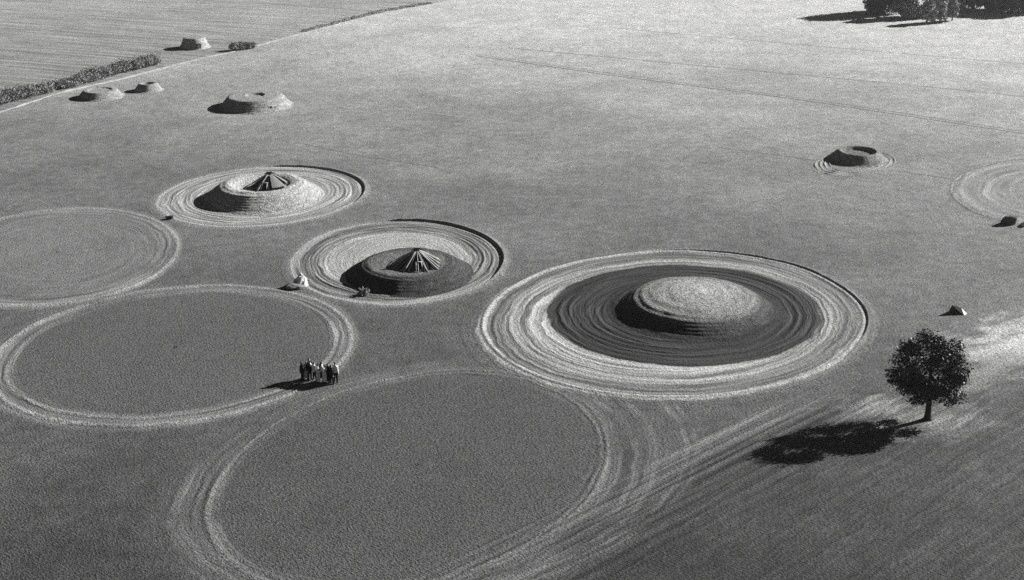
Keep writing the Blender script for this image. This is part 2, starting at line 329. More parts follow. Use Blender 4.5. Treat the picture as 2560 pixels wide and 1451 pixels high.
# ------------------------------------------------------------------ mounds
def lathe(prof, R0, name, mat, parent, seed, nt=160, nr=90, amp=.12, terr=0.0, ecc=0.0):
    pr = np.array(prof); rr = np.linspace(0, R0, nr); zz = np.interp(rr, pr[:, 0], pr[:, 1])
    k = np.array([.25, .5, .25]); zz[1:-1] = np.convolve(zz, k, 'valid'); zz[1:-1] = np.convolve(zz, k, 'valid')
    th = np.linspace(0, 2*np.pi, nt, endpoint=False); Rr, Th = np.meshgrid(rr, th, indexing='ij'); Z = np.repeat(zz[:, None], nt, 1)
    wob = 1 + .05*vnoise(np.cos(Th)*2+5, np.sin(Th)*2+5, seed) + ecc*np.cos(Th - 1.0)
    x = Rr*np.cos(Th)*wob; y = Rr*np.sin(Th)*wob
    n = vnoise(x*1.1, y*1.1, seed+1)*.6 + vnoise(x*2.7, y*2.7, seed+2)*.3
    Z = Z + n*amp*np.clip((R0-Rr)/(.2*R0), 0, 1) + terr*np.cos(2*np.pi*(Z+.1*n)/.22)*np.clip(Z, 0, .4)/.4
    V = np.stack([x, y, Z], -1).reshape(-1, 3); I = np.arange(nr*nt).reshape(nr, nt); J = np.roll(I, -1, 1)
    F = np.stack([I[:-1], I[1:], J[1:], J[:-1]], -1)[1:].reshape(-1, 4).tolist() + [(I[0, 0], I[1, k], J[1, k]) for k in range(nt)]
    return mesh_obj(name, V, F, mat, parent)
M_PALE = soil_material('pale_soil', grain=.7, stops= [(0,.33,.05), (3.2,.36,.05), (5.2,.33,.10), (7.4,.30,.12)])
M_DARK = soil_material('dark_soil', [(0,.15,.05), (3.4,.14,.06), (4.3,.065,.16), (6.4,.055,.18)], gap=.3)
M_DOME = soil_material('domed_soil', [(0,.40,.05), (1.4,.33,.07), (3.5,.26,.09), (5.2,.20,.12), (6.0,.08,.16), (7.3,.036,.16)], gap=.38)
M_GRASS = soil_material('grassy_soil', grain=.5, stops= [(0,.26,.04), (1.8,.25,.06), (3.8,.26,.08), (4.3,.25,.16), (6.2,.28,.16)], gap=.3)
G3 = 'earth mounds standing in the field'
m1 = thing('earth_mound', (-29.6, 143.4, 0), 'rimmed pale mound with a hollow top holding the straw hut', 'earth mound', G3)
lathe([(0,1.20),(2.5,1.20),(3.0,1.35),(3.6,1.70),(4.2,1.78),(4.9,1.6),(6.8,.25),(7.5,-.06)], 7.5, 'bank', M_PALE, m1, 11, terr=.018)
m2 = thing('earth_mound', (-10.1, 117.2, 0), 'dark flat-topped mound under the pole hut in the middle ring', 'earth mound', G3)
lathe([(0,1.22),(3.5,1.25),(4.2,1.30),(4.7,1.10),(6.0,.15),(6.5,-.06)], 6.5, 'bank', M_DARK, m2, 12, terr=.015)
m3 = thing('earth_mound', (17.0, 107.9, 0), 'broad domed mound with a pale cap in the dark ploughed disc of the largest ring', 'earth mound', G3)
lathe([(0,1.98),(1.5,1.88),(3.5,1.62),(5.0,1.34),(5.8,1.08),(7.0,.30),(8.0,.07),(9.2,-.06)], 9.2, 'bank', M_DOME, m3, 13, terr=.022, nr=140, amp=.09)
m4 = thing('earth_mound', (-39.4, 190.9, 0), 'flat-topped pale mound with a small dark doorway low on its right side', 'earth mound', G3)
lathe([(0,1.45),(1.25,1.45),(1.45,1.72),(3.9,1.68),(4.2,1.55),(5.5,.15),(5.95,-.06)], 5.95, 'bank', M_GRASS, m4, 14, terr=.015, amp=.06)
M_TURF = soil_material('turf_soil', grain=.5, stops=[(0,.13,.05), (2.2,.16,.08), (2.7,.20,.12), (4.5,.20,.12)], gap=.3)
m5 = thing('earth_mound', (-65.2, 197.2, 0), 'small flat-topped mound nearest the long hedge', 'earth mound', G3)
lathe([(0,1.0),(1.6,1.0),(1.9,1.18),(2.55,1.14),(3.35,.2),(3.8,-.06)], 3.8, 'bank', M_GRASS, m5, 15, nr=60, nt=110, terr=.012, amp=.05)
m6 = thing('earth_mound', (-58.9, 202.0, 0), 'smallest mound with a dark hollow in its top, beside the mound by the hedge', 'earth mound', G3)
lathe([(0,.55),(.75,.6),(1.0,1.15),(1.4,1.2),(2.15,.15),(2.6,-.06)], 2.6, 'bank', M_GRASS, m6, 16, nr=60, nt=110, amp=.05)
m8 = thing('earth_mound', (45.3, 160.0, 0), 'cratered mound standing alone on the right with cracked rings around it', 'earth mound', G3)
lathe([(0,.72),(1.85,.74),(2.2,1.15),(2.4,1.22),(2.65,1.12),(3.6,.2),(4.2,-.06)], 4.2, 'bank', M_TURF, m8, 17, nr=80, nt=140, amp=.05)
disc('earth_ring', CIRC[10], lambda r, T, x, y: -.004*0 + .13*np.clip(np.sin(r*52 + 1.2*np.sin(T*3)), 0, 1)*(r > .6)*(r < 1.05)*(.4 + vnoise(np.cos(T)*3+5, np.sin(T)*3+5, 33)), 'small cracked ring of earth around the lone cratered mound on the right', 'earth ring', G2, nr=140, nt=220, seed=10)

M_VOID = plain('dark_opening', .012, .2, 5, .95, 0, .05)
M_WOOD = plain('weathered_pole', .34, .45, 9, .8, .01, .1, island=True)
M_THATCH = plain('old_thatch', .055, .5, 14, .95, .05, .08)
M_STRAW = plain('pale_straw', .20, .5, 12, .9, .05, .1)
M_STONE = plain('pale_limestone', .55, .25, 3, .85, .05, .2)
M_ROCKD = plain('dark_rock', .05, .4, 3, .85, .05, .2)

# doorway of the flat-topped mound: dark opening with two stone posts and a lintel
def doorway(parent, ang, r, z0, wd, ht, dp, frame_mat, sill=True):
    d = Vector((math.cos(ang), math.sin(ang), 0)); c = d*r
    fr = MB(); tq = ang + math.pi/2; s = Vector((math.cos(tq), math.sin(tq), 0))
    for k in (-1, 1): fr.box(c + s*k*(wd/2+.09) + Vector((0, 0, z0+ht/2)), (dp, .12, ht), ang)
    fr.box(c + Vector((0, 0, z0+ht+.09)), (dp, wd+.30, .14), ang)
    f = fr.build('doorway', frame_mat, parent, False)
    MB().box(c - d*dp*.2 + Vector((0, 0, z0+ht/2)), (dp*.5, wd-.004, ht-.004), ang).build('opening', M_VOID, f, False)
    if sill: MB().box(c + d*(dp*.5+.22) + Vector((0, 0, z0+.10)), (.42, wd*.9, .30), ang).build('step', M_STONE, f, False)
doorway(m4, R(-47), 5.0, 0.0, .5, .7, .4, M_WOOD)

# ------------------------------------------------------------------ huts
def cone_hut(loc, Rb, H, nraf, label, seed, skin, skin_cover, door_ang, rz=0):
    rnd = random.Random(seed)
    t = thing('conical_hut', loc, label, 'hut', 'conical huts on top of mounds', rz)
    n = 64; mb = MB(); vs = []; fs = []
    prof = [(Rb*.92, -.15), (Rb*.88, .05), (Rb*.60, H*.33), (Rb*.34, H*.62), (Rb*.12, H*.88), (.03, H)]
    for r, z in prof:
        for k in range(n):
            q = 2*math.pi*k/n; rr = r*(1+.15*rnd.uniform(-1, 1)); vs.append((rr*math.cos(q), rr*math.sin(q), z+.10*rnd.uniform(-1, 1)*(z > .1)))
    for j in range(len(prof)-1):
        for k in range(n): fs.append((j*n+k, j*n+(k+1) % n, (j+1)*n+(k+1) % n, (j+1)*n+k))
    mb.add(vs, fs); roof = mb.build('thatch', M_THATCH, t, False)
    for k in range(nraf):
        q = 2*math.pi*(k+rnd.uniform(-.45, .45))/nraf; e = 1+rnd.uniform(-.2, .12)
        at = lambda f, o: Vector((Rb*f*e*math.cos(q+o), Rb*f*e*math.sin(q+o), H*max(0,1-f)**1.05 + .10*math.sin(f*3.1)-.02*f))
        b = rnd.uniform(-.16, .16); rw = rnd.uniform(.03, .085)
        MB().tube([at(f, b*f) + Vector((0, 0, .04)) for f in (-.03 if rnd.random() < .4 else .02, .3, .6, .85, 1.02)], [rw*.7, rw*.9, rw, rw*1.1, rw*1.1], 6).build('rafter', M_WOOD, t)
    for (a0, a1, f0, f1) in skin_cover:      # panels of straw lashed between rafters
        m_ = 10; vs = []; fs = []
        for lay in (.07, .11):
            for j in range(m_+1):
                f = f0+(f1-f0)*j/m_
                for k in range(m_+1):
                    q = R(a0+(a1-a0)*k/m_); rr = Rb*f*(.99+.02*rnd.random()); vs.append((rr*math.cos(q), rr*math.sin(q), H*(1-f)+.10*math.sin(f*3.1)+lay+.02*rnd.random()))
        N = (m_+1)**2
        for j in range(m_):
            for k in range(m_): a = j*(m_+1)+k; fs += [(a, a+1, a+m_+2, a+m_+1), (N+a, N+a+m_+1, N+a+m_+2, N+a+1)]
        mesh_obj('straw_panel', vs, fs, skin, t, False)
    q = R(door_ang); d = Vector((math.cos(q), math.sin(q), 0)); dr = MB()
    s = Vector((-d.y, d.x, 0)); hh = H*.52
    for k in (-1, 1): dr.tube([d*Rb*.95 + s*k*.34 + Vector((0, 0, -.1)), d*Rb*.62 + s*k*.26 + Vector((0, 0, hh))], [.05, .045], 6)
    dr.tube([d*Rb*.62 - s*.34 + Vector((0, 0, hh)), d*Rb*.62 + s*.34 + Vector((0, 0, hh))], [.05, .05], 6)
    f = dr.build('doorway', M_WOOD, t); op = MB()
    op.add([d*Rb*.93 - s*.33 + Vector((0, 0, 0)), d*Rb*.93 + s*.33, d*Rb*.60 + s*.25 + Vector((0, 0, hh)), d*Rb*.60 - s*.25 + Vector((0, 0, hh)), d*Rb*.5 - s*.33, d*Rb*.5 + s*.33, d*Rb*.4 + s*.25 + Vector((0, 0, hh)), d*Rb*.4 - s*.25 + Vector((0, 0, hh))],
           [(0,1,2,3), (5,4,7,6), (1,5,6,2), (4,0,3,7), (3,2,6,7)])
    op.build('opening', M_VOID, f, False)
    cap = MB(); cap.tube([(-.55, -.05, H-.06), (-.2, 0, H+.10), (.25, .02, H+.12), (.75, .05, H-.0)], [.05, .11, .12, .04], 7); cap.build('ridge_cap', M_THATCH, t)
    return t
cone_hut((-9.35, 116.7, 1.22), 2.4, 1.5, 26, 'hut of bare radiating poles standing on the dark mound in the middle ring', 21, M_STRAW, [], -80)
cone_hut((-28.75, 143.9, 1.18), 2.3, 1.5, 18, 'straw hut with a black doorway inside the hollow of the far rimmed mound', 22, M_STRAW, [(-72, -30, .15, .9), (0, 35, .2, .85)], -100)

# stone hut at the field edge: flared wall of coursed stone, flat turf top
M_COURSE = new_mat('coursed_stone'); t = M_COURSE[1]; M_COURSE = M_COURSE[0]
P = t.new('ShaderNodeTexCoord').outputs['Object']; sx = t.new('ShaderNodeSeparateXYZ'); t.put(sx.inputs[0], P)
ang = t.math('ARCTAN2', sx.outputs[1], sx.outputs[0]); cv = t.new('ShaderNodeCombineXYZ'); t.put(cv.inputs[0], t.math('MULTIPLY', ang, 2.6)); t.put(cv.inputs[1], sx.outputs[2])
bk = t.new('ShaderNodeTexBrick'); t.put(bk.inputs['Vector'], cv.outputs[0]); bk.inputs['Scale'].default_value = 1.0
bk.inputs['Color1'].default_value = (.30,)*3+(1,); bk.inputs['Color2'].default_value = (.46,)*3+(1,); bk.inputs['Mortar'].default_value = (.10,)*3+(1,)
bk.inputs['Brick Width'].default_value = .62; bk.inputs['Row Height'].default_value = .24; bk.inputs['Mortar Size'].default_value = .022
nz = t.noise(P, 4, 4, .6)
finish(t, t.math('MULTIPLY', bk.outputs[0], t.map(nz, .3, .7, .75, 1.25)), t.math('ADD', t.math('MULTIPLY', bk.outputs['Fac'], -.05), t.math('MULTIPLY', nz, .05)), .9, .1)
hut = thing('stone_hut', (-60.2, 239.6, 0), 'round stone hut with a flared base and a small doorway at the far field edge', 'hut')
lathe([(0,1.92),(1.85,1.95),(1.96,1.93),(2.08,1.75),(2.3,1.15),(2.55,.6),(2.82,.2),(3.0,-.06)], 3.0, 'wall', M_COURSE, hut, 18, nr=70, nt=90, amp=.04)
lathe([(0,2.06),(1.2,2.04),(1.75,1.98),(1.85,1.94)], 1.85, 'roof', M_GRASS, hut, 19, nr=20, nt=40, amp=.05)
M_DOOR = plain('lichened_door', .09, .3, 5, .8, .02)
dd = MB(); a0 = R(-60); dv = Vector((math.cos(a0), math.sin(a0), 0)); sv = Vector((-dv.y, dv.x, 0))
for k in (-1, 1): dd.box(dv*2.52 + sv*k*.33 + Vector((0, 0, .48)), (.5, .12, .96), a0)
dd.box(dv*2.52 + Vector((0, 0, 1.02)), (.55, .86, .14), a0)
df = dd.build('doorway', M_ROCKD, hut, False)
MB().box(dv*2.50 + Vector((0, 0, .55)), (.35, .53, .78), a0).build('door', M_STONE, df, False)
MB().box(dv*2.50 + Vector((0, 0, .06)), (.40, .53, .18), a0).build('threshold', M_VOID, df, False)

# ------------------------------------------------------------------ foliage
def leaves(centres, n_per, size, rnd, flat=.0):
    """quads spread through ellipsoid clumps: centres = (x,y,z, rx,ry,rz)"""
    V = []; C = np.array(centres); wgt = C[:, 3]*C[:, 4] + .001
    cnt = np.maximum(20, (n_per * wgt / wgt.sum())).astype(int)
    for c, n in zip(C, cnt):
        d = rnd.normal(size=(n, 3)); d /= np.linalg.norm(d, axis=1)[:, None]
        r = rnd.rand(n)**.38; r = r * (1 + .14*rnd.normal(size=n)*(r > .8))
        p = c[:3] + d * r[:, None] * c[3:6]
        nn = rnd.normal(size=(n, 3)) + d*.7; nn /= np.linalg.norm(nn, axis=1)[:, None]
        a = np.cross(nn, rnd.normal(size=(n, 3))); a /= np.linalg.norm(a, axis=1)[:, None]; b = np.cross(nn, a)
        s = size * (.6 + .8*rnd.rand(n))[:, None]
        V.append(np.stack([p - a*s, p - b*s*.55, p + a*s, p + b*s*.55], 1).reshape(-1, 3))
    V = np.concatenate(V); F = np.arange(len(V)).reshape(-1, 4)
    return V, F
def leaf_mesh(name, V, F, mat, parent=None):
    me = bpy.data.meshes.new(name); me.vertices.add(len(V)); me.vertices.foreach_set('co', V.astype(np.float32).ravel())
    me.loops.add(F.size); me.loops.foreach_set('vertex_index', F.ravel().astype(np.int32))
    me.polygons.add(len(F)); me.polygons.foreach_set('loop_start', np.arange(0, F.size, 4, dtype=np.int32))
    me.update(calc_edges=True); me.validate(); me.materials.append(mat)
    o = bpy.data.objects.new(name, me); col.objects.link(o)
    if parent: o.parent = parent
    return o
M_LEAF = plain('dark_leaves', .045, .7, 3, .55, 0, .35, island=True)
M_LEAF2 = plain('grey_leaves', .30, .6, 1.5, .6, 0, .3, island=True)
M_VERGE = plain('verge_leaves', .38, .5, 1.5, .6, 0, .3, island=True)
M_HEDGE = plain('hedge_leaves', .21, .7, 1.5, .6, 0, .3, island=True)
M_LEAF3 = plain('copse_leaves', .12, .6, 1.0, .6, 0, .3, island=True)
M_BARK = plain('bark', .035, .4, 6, .9, .05, .1)

# lone tree
tr = thing('tree', (31.6, 85.75, 0), 'lone dark round-crowned tree casting a long shadow on the near field', 'tree')
rs = np.random.RandomState(5)
cl = []
for k in range(74):
    d = rs.normal(size=3); d /= np.linalg.norm(d)
    r = .60 + .42*rs.rand()
    p = d * r * np.array([2.62, 2.5, 2.35]); sz = .38 + .46*rs.rand()
    if p[2] < -1.5 and np.hypot(p[0], p[1]) < .9: continue
    cl.append((p[0]-.5, p[1], 4.25+p[2], sz, sz, sz*.85))
cl += [(-1.9, -.3, 3.25, .6, .55, .4), (-2.55, -.3, 3.3, .42, .4, .28), (-3.15, -.35, 3.42, .28, .28, .2), (-3.4, -.3, 3.38, .16, .16, .14), (1.9, -.4, 2.1, .75, .7, .55), (1.3, -.5, 1.75, .6, .6, .45), (-.9, -.4, 1.95, .6, .6, .4), (-.3, -.5, 1.85, .4, .4, .35)]
cl += [(-.45, 0, 4.4, 1.3, 1.3, 1.4), (-1.5, .6, 5.9, .7, .7, .55), (1.3, -.3, 6.2, .75, .7, .6), (2.3, .2, 4.0, .7, .7, .65), (-1.0, .9, 2.1, .6, .6, .4), (.5, 1.2, 1.9, .6, .6, .4), (-.2, 1.0, 1.55, .45, .4, .25), (-1.5, -.9, 2.0, .5, .5, .35)]
V, F = leaves(cl, 19000, .10, rs); leaf_mesh('crown', V, F, M_LEAF, tr)
tk = MB(); tk.tube([(0, 0, -.1), (0, 0, .12), (0, 0, .5), (-.03, 0, 1.4), (-.08, 0, 2.4), (-.2, 0, 3.6), (-.3, 0, 5.4)], [.42, .30, .24, .21, .19, .13, .04], 10)
for k in range(12):
    q = k*2.4; z0 = 1.9+k*.22; L = 2.1-.08*k
    tk.tube([(.08, 0, z0), (.08+.45*L*math.cos(q), .45*L*math.sin(q), z0+.45), (.08+L*math.cos(q), L*math.sin(q), z0+.9)], [.08, .05, .015], 6)
tk.tube([(.07, 0, 2.2), (-1.2, -.2, 2.9), (-3.2, -.33, 3.4)], [.07, .05, .015], 6)
tk.build('trunk', M_BARK, tr)

def make_tree(loc, H, rad, label, seed, mat, n=2600, size=.22, trunk=.25, group='trees of the far copse', squash=1.0):
    rs = np.random.RandomState(seed); t = thing('tree', (*loc, 0), label, 'tree', group)
    cl = []; zc = H*(trunk + (1-trunk)/2); hz = H*(1-trunk)/2
    for k in range(46):
        q = rs.rand()*6.28; f = rs.rand(); s0 = rad*.2; zz = H*trunk + s0 + f*H*(1-trunk)*.85; ww = rad*math.sqrt(max(.05, 1-(max(0, f-.3)/.72)**2))*(.35+.45*rs.rand())
        s = rad*(.26+.16*rs.rand()); cl.append((ww*math.cos(q), ww*math.sin(q), zz, s, s, s*.85))
    cl.append((0, 0, zc, rad*.7, rad*.7, hz*.95))
    V, F = leaves(cl, n, size, rs); leaf_mesh('crown', V, F, mat, t)
    tk = MB(); tk.tube([(0, 0, -.1), (0, 0, .3), (.05, 0, H*trunk*1.2), (.1, 0, H*.75)], [.035*H+.04, .026*H+.03, .02*H+.02, .04], 8)
    for k in range(5): q = k*1.3+seed; tk.tube([(.05, 0, H*trunk), (rad*.5*math.cos(q), rad*.5*math.sin(q), zc)], [.015*H, .03], 6)
    tk.build('trunk', M_BARK, t); return t
far = [((82.3,281.5), 9.5, 5.0, 'large dark tree at the left end of the far copse, casting the longest shadow', M_LEAF3, 6500, .2),
       ((84.8,274.5), 7.2, 3.2, 'tall pale-leaved tree just right of the dark end tree of the copse', M_LEAF2, 4500, .2),
       ((80.4,279.0), 6.0, 3.0, 'dark tree in front at the shaded left foot of the copse', M_LEAF3, 3600, .2),
       ((87.2,267.2), 4.6, 1.9, 'small round pale tree nearest the viewer in front of the copse', M_LEAF2, 2600, .17),
       ((90.3,268.6), 4.4, 1.5, 'narrow pale tree to the right of the small round tree in front', M_LEAF2, 2200, .17),
       ((93.6,270.6), 4.5, 1.3, 'slim tree with a bare visible stem at the front right of the copse', M_LEAF2, 2000, .17),
       ((91.5,276.5), 7.5, 3.0, 'pale tree behind the two narrow front trees of the copse', M_LEAF2, 3600, .2),
       ((97.3,281.0), 7.0, 2.4, 'pale rounded tree between the copse and the dark wood on the right', M_LEAF2, 3200, .2),
       ((101.0,285.5), 6.8, 2.2, 'tree set back beside the left end of the dark wood', M_LEAF2, 2800, .2)]
for i, (p, H, rad, lab, mt, n, sz) in enumerate(far): make_tree(p, H, rad, lab, 40+i, mt, int(n*2.2), sz*1.25, trunk=.02 if rad > 2.3 else .13)
dark = ['leftmost tree of the dense dark wood at the right', 'second tree from the left in the dense dark wood', 'third tree from the left in the dense dark wood', 'rightmost tree of the dense dark wood, cut off by the corner']
for i, (x, y) in enumerate(((103.5,286.5), (107.2,284.8), (111.0,283.0), (115.2,281.2))): make_tree((x, y), 9.0, 3.4, dark[i], 60+i, M_LEAF3, 11000, .26, trunk=.01, group='trees of the dense dark wood')

def hedge(name, pts, width, H, n, label, mat, seed, size=.16, step=.9, cat='hedge'):
    rs = np.random.RandomState(seed); P = np.array(pts, float); seg = np.hypot(*np.diff(P, axis=0).T); Ln = np.r_[0, np.cumsum(seg)]
    cl = []; c0 = P.mean(0)
    for s in np.arange(0, Ln[-1], step):
        x = np.interp(s, Ln, P[:, 0]); y = np.interp(s, Ln, P[:, 1])
        for k in range(3):
            h = H*(.6+.45*rs.rand())*(1+.45*float(vnoise(np.array([s*.22]), np.array([seed*.7]), seed)[0]*2)); ww = width*.42
            cl.append((x-c0[0]+rs.uniform(-.5, .5)*width*.6, y-c0[1]+rs.uniform(-.5, .5)*width*.6, h*.5, ww*(.8+.4*rs.rand()), ww*(.8+.4*rs.rand()), h*.55))
    V, F = leaves(cl, n, size, rs); V[:, 2] = np.maximum(V[:, 2], .01)
    o = leaf_mesh(name, V, F, mat); o.location = (*c0, 0); return tag(o, label, cat)
hedge('hedge', [(-81.5,186.5), (-80.2,190.9), (-76.0,199.5), (-71.8,207.5), (-67.2,217.6), (-63.4,224.0)], 3.0, 1.6, 60000, 'long thick hedge beside the pale path on the left', M_HEDGE, 71, .11)
hedge('hedge', [(-42.2,257.6), (-37.8,266.4), (-33.2,275.6), (-28.6,284.0), (-19,295)], 1.7, .36, 16000, 'low narrow strip of hedge along the far end of the path', M_VERGE, 72, .10, .7)
bl = ['darkest bush at the left end of the bush row beside the path', 'second bush from the left in the row near the stone hut', 'third bush from the left, pale, in the row near the stone hut', 'rightmost bush of the row, touching the path']
for i, (x, y, r) in enumerate(((-52.1,236.4,1.15), (-50.9,237.1,1.05), (-49.9,237.9,.95), (-49.0,238.8,.85))):
    rs = np.random.RandomState(80+i); t_ = thing('bush', (x, y, 0), bl[i], 'bush', 'bushes beside the path')
    V, F = leaves([(rs.uniform(-.4,.4)*r, rs.uniform(-.4,.4)*r, r*(.5+.5*rs.rand()), r*.6, r*.6, r*.55) for _ in range(7)], 1300, .12, rs)
    leaf_mesh('foliage', V, F, M_HEDGE if i else M_LEAF2, t_)
    st = MB()
    for k in range(4): st.tube([(0, 0, -.05), (.35*math.cos(k*1.6), .35*math.sin(k*1.6), r*.8)], [.04, .015], 5)
    st.build('stem', M_BARK, t_)

# ------------------------------------------------------------------ paths
def strip(name, pts, width, mat, z=.012, seed=1, step=.6, wob=.35, crown=.03):
    P = np.array(pts, float); seg = np.hypot(*np.diff(P, axis=0).T); Ln = np.r_[0, np.cumsum(seg)]; s = np.arange(0, Ln[-1], step)
    x = np.interp(s, Ln, P[:, 0]); y = np.interp(s, Ln, P[:, 1])
    k = np.ones(9)/9
    x = np.r_[x[:4], np.convolve(x, k, 'valid'), x[-4:]]; y = np.r_[y[:4], np.convolve(y, k, 'valid'), y[-4:]]
    dx = np.gradient(x); dy = np.gradient(y); L = np.hypot(dx, dy); nx, ny = -dy/L, dx/L
    V = []; n = len(s)
    for j, o in enumerate((-1, -.5, 0, .5, 1)):
        ww = width/2*(1 + wob*2*vnoise(s*.35+j*0, np.full(n, seed*3.1), seed) + wob*vnoise(s*1.3, np.full(n, seed*1.7+(o > 0)), seed+1))
        V.append(np.stack([x+nx*o*ww, y+ny*o*ww, np.full(n, z if abs(o) < 1 else .005) + crown*(o == 0)], -1))
    V = np.concatenate(V); F = [(j*n+i, j*n+i+1, (j+1)*n+i+1, (j+1)*n+i) for j in range(4) for i in range(n-1)]
    F = [f[::-1] for f in F]
    o = mesh_obj(name, V, F, mat); o['kind'] = 'structure'; return o
M_PATH = plain('chalk_path', .46, .45, .8, .9, .05, .1)
M_RUT = plain('wheel_rut', .13, .4, 1.5, .9, .08, .1)
M_RUTP = plain('worn_rut', .36, .3, 1.5, .9, .08, .1)
PATH = [(-83,173), (-79.1,182.5), (-77.1,186.6), (-72.6,200.2), (-66.0,210.4), (-60.9,220.2), (-56.4,229.0), (-53.0,233.8), (-49.0,240.4), (-44.8,249.6), (-37.8,263.6), (-28.2,280.4), (-18.4,293.1), (-11.4,303.1), (40,385)]
strip('path', PATH, .65, M_PATH, seed=3, wob=1.0)
for pts, wd, mt, sd_ in (([(-6.6,231.3), (15.1,215), (45.2,195), (72.2,173.5), (90,159)], .42, M_RUT, 4), ([(-.8,239.3), (29.9,223.8), (67.1,205.3), (90,192)], .3, M_RUT, 5),
                        ([(-28.5,167.9), (-20.1,161.7), (-9.2,155.9)], .2, M_RUT, 6), ([(-6.2,232.6), (15.5,216.4), (45.6,196.4), (72.6,174.9), (90,160.4)], .22, M_RUT, 14), ([(20,262), (60,240), (110,214)], .3, M_RUT, 15), ([(-40,203), (-12,186), (8,176)], .22, M_RUTP, 16), ([(28,166), (60,148), (80,136)], .18, M_RUT, 17), ([(-3,184.3), (23.8,174.6), (38,169)], .15, M_RUTP, 7), ([(-22.8,216.7), (7.5,195), (30.6,181.8)], .2, M_RUTP, 8),
                        ([(-130,275), (-106.9,264.6), (-84.4,254.2), (-60.6,245.2), (-51.2,241.9)], .45, M_RUT, 9), ([(-90,306), (-75.2,300.5), (-53.2,293.1), (-30,283.4)], .35, M_RUT, 10)):
    strip('track', pts, wd, mt, seed=sd_, step=.8, crown=.012)
# the field on the other side of the path
PL = [p for p in PATH]
strip_pts = PL + [(-60, 700), (-900, 700), (-900, 173)]
mesh_obj('field', [(x-.9 if i < len(PL) else x, y, .004) for i, (x, y) in enumerate(strip_pts)], [tuple(range(len(strip_pts)))], M_FAR, smooth=False)['kind'] = 'structure'

# ------------------------------------------------------------------ rocks and small things
def rock(name, loc, dims, label, mat, seed, cat='rock', rz=0, parent=None, cuts=9, group=None, taper=0.0):
    rs = np.random.RandomState(seed); bm = bmesh.new(); bmesh.ops.create_icosphere(bm, subdivisions=3, radius=1)
    pl = rs.normal(size=(cuts, 3)); pl /= np.linalg.norm(pl, axis=1)[:, None]; dd_ = .55 + .3*rs.rand(cuts)
    for v in bm.verts:
        p = np.array(v.co)
        for a, b in zip(pl, dd_):
            q = p @ a
            if q > b: p = p - a*(q-b)
        v.co = p * np.array(dims) * (1+.05*rs.normal())
        v.co.z = max(v.co.z + dims[2]*.55, -.05)
        k = 1 - taper*max(0, v.co.z)/(1.5*dims[2]); v.co.x *= k; v.co.y *= k
    me = bpy.data.meshes.new(name); bm.to_mesh(me); bm.free(); me.materials.append(mat)
    o = bpy.data.objects.new(name, me); col.objects.link(o); o.location = loc; o.rotation_euler = (0, 0, rz)
    if parent: o.parent = parent
    return tag(o, label, cat, group) if label else o
rock('boulder', (-38.4,134.8,0), (.55,.35,.32), 'small dark boulder on the left edge of the far earth ring', M_ROCKD, 91, 'boulder')
pb = MB(); rs = np.random.RandomState(92); pv_ = []; pf = []
for k, (z, r, ox) in enumerate(((-.1, .92, 0), (.25, .86, 0), (.7, .62, .03), (1.1, .36, .08), (1.42, .10, .12))):
    for q in range(11): a_ = 2*math.pi*q/11 + .15*k; rr = r*(1+.16*rs.normal()*(k > 0)); pv_.append((ox+rr*1.1*math.cos(a_), rr*math.sin(a_), z+.07*rs.normal()*(k > 0)))
for k in range(4):
    for q in range(11): pf.append((k*11+q, k*11+(q+1) % 11, (k+1)*11+(q+1) % 11, (k+1)*11+q))
pf.append(tuple(44+q for q in range(11))); pb.add(pv_, pf)
bo = pb.build('boulder', M_STONE, None, False); bo.location = (-20.5, 114.1, 0); bo.scale = (.82, .8, .85)
tag(bo, 'tall pale pointed boulder with a long black shadow where two circles meet', 'boulder')
rock('boulder', (-20.9,113.3,0), (.95,.6,.32), 'low flat pale boulder at the foot of the pointed boulder', M_STRAW, 93, 'boulder', rz=.3)
# twiggy pale shrub
sh = thing('shrub', (-14.1,111.5,0), 'small pale leafless shrub in front of the dark mound', 'shrub'); tw = MB(); rnd = random.Random(4)
for k in range(40):
    q = rnd.uniform(0, 6.28); L = rnd.uniform(.4, .9); e = rnd.uniform(.3, 1.3); b = Vector((math.cos(q)*math.cos(e), math.sin(q)*math.cos(e), math.sin(e)))
    tw.tube([(0, 0, 0), b*L*.5+Vector((0, 0, .05)), b*L], [.03, .022, .01], 5)
tw.build('branches', M_STONE, sh)
rs = np.random.RandomState(6); V, F = leaves([(0, 0, .3, .55, .5, .3), (.2, .1, .45, .35, .35, .3)], 420, .09, rs); leaf_mesh('foliage', V, F, M_STRAW, sh)
# black tent with a white end
M_CANVAS = plain('black_canvas', .014, .3, 5, .8, .02, .1); M_WHITE = plain('white_canvas', .75, .1, 6, .8, .01, .2)
tent = thing('tent', (40.7,106.9,0), 'black peaked tent with a white end flap in the field behind the lone tree', 'tent')
def sheet(name, pts, mat, parent, th=.03):
    pts = [Vector(p) for p in pts]; n = (pts[1]-pts[0]).cross(pts[2]-pts[0]).normalized()*th
    k = len(pts); return mesh_obj(name, pts + [p - n for p in pts], [tuple(range(k)), tuple(range(2*k-1, k-1, -1))] + [(i, i+k, (i+1) % k + k, (i+1) % k) for i in range(k)], mat, parent, False)
A, B = Vector((-.62, .1, 1.22)), Vector((.75, .25, .72))
sheet('canvas', [(-.75, -.75, 0), (.95, -.65, 0), B, A], M_CANVAS, tent); sheet('canvas', [(1.0, .75, 0), (-.7, .85, 0), A, B], M_CANVAS, tent)
sheet('end_wall', [(-.7, .85, 0), (-.75, -.75, 0), A], M_CANVAS, tent)
sheet('end_flap', [(.96, -.66, .02), (1.55, -.05, .02), B + Vector((.02, -.02, .0))], M_WHITE, tent)
MB().tube([(-.62, .1, 0), (-.62, .1, 1.32)], [.035, .03], 7).build('pole', M_BARK, tent)
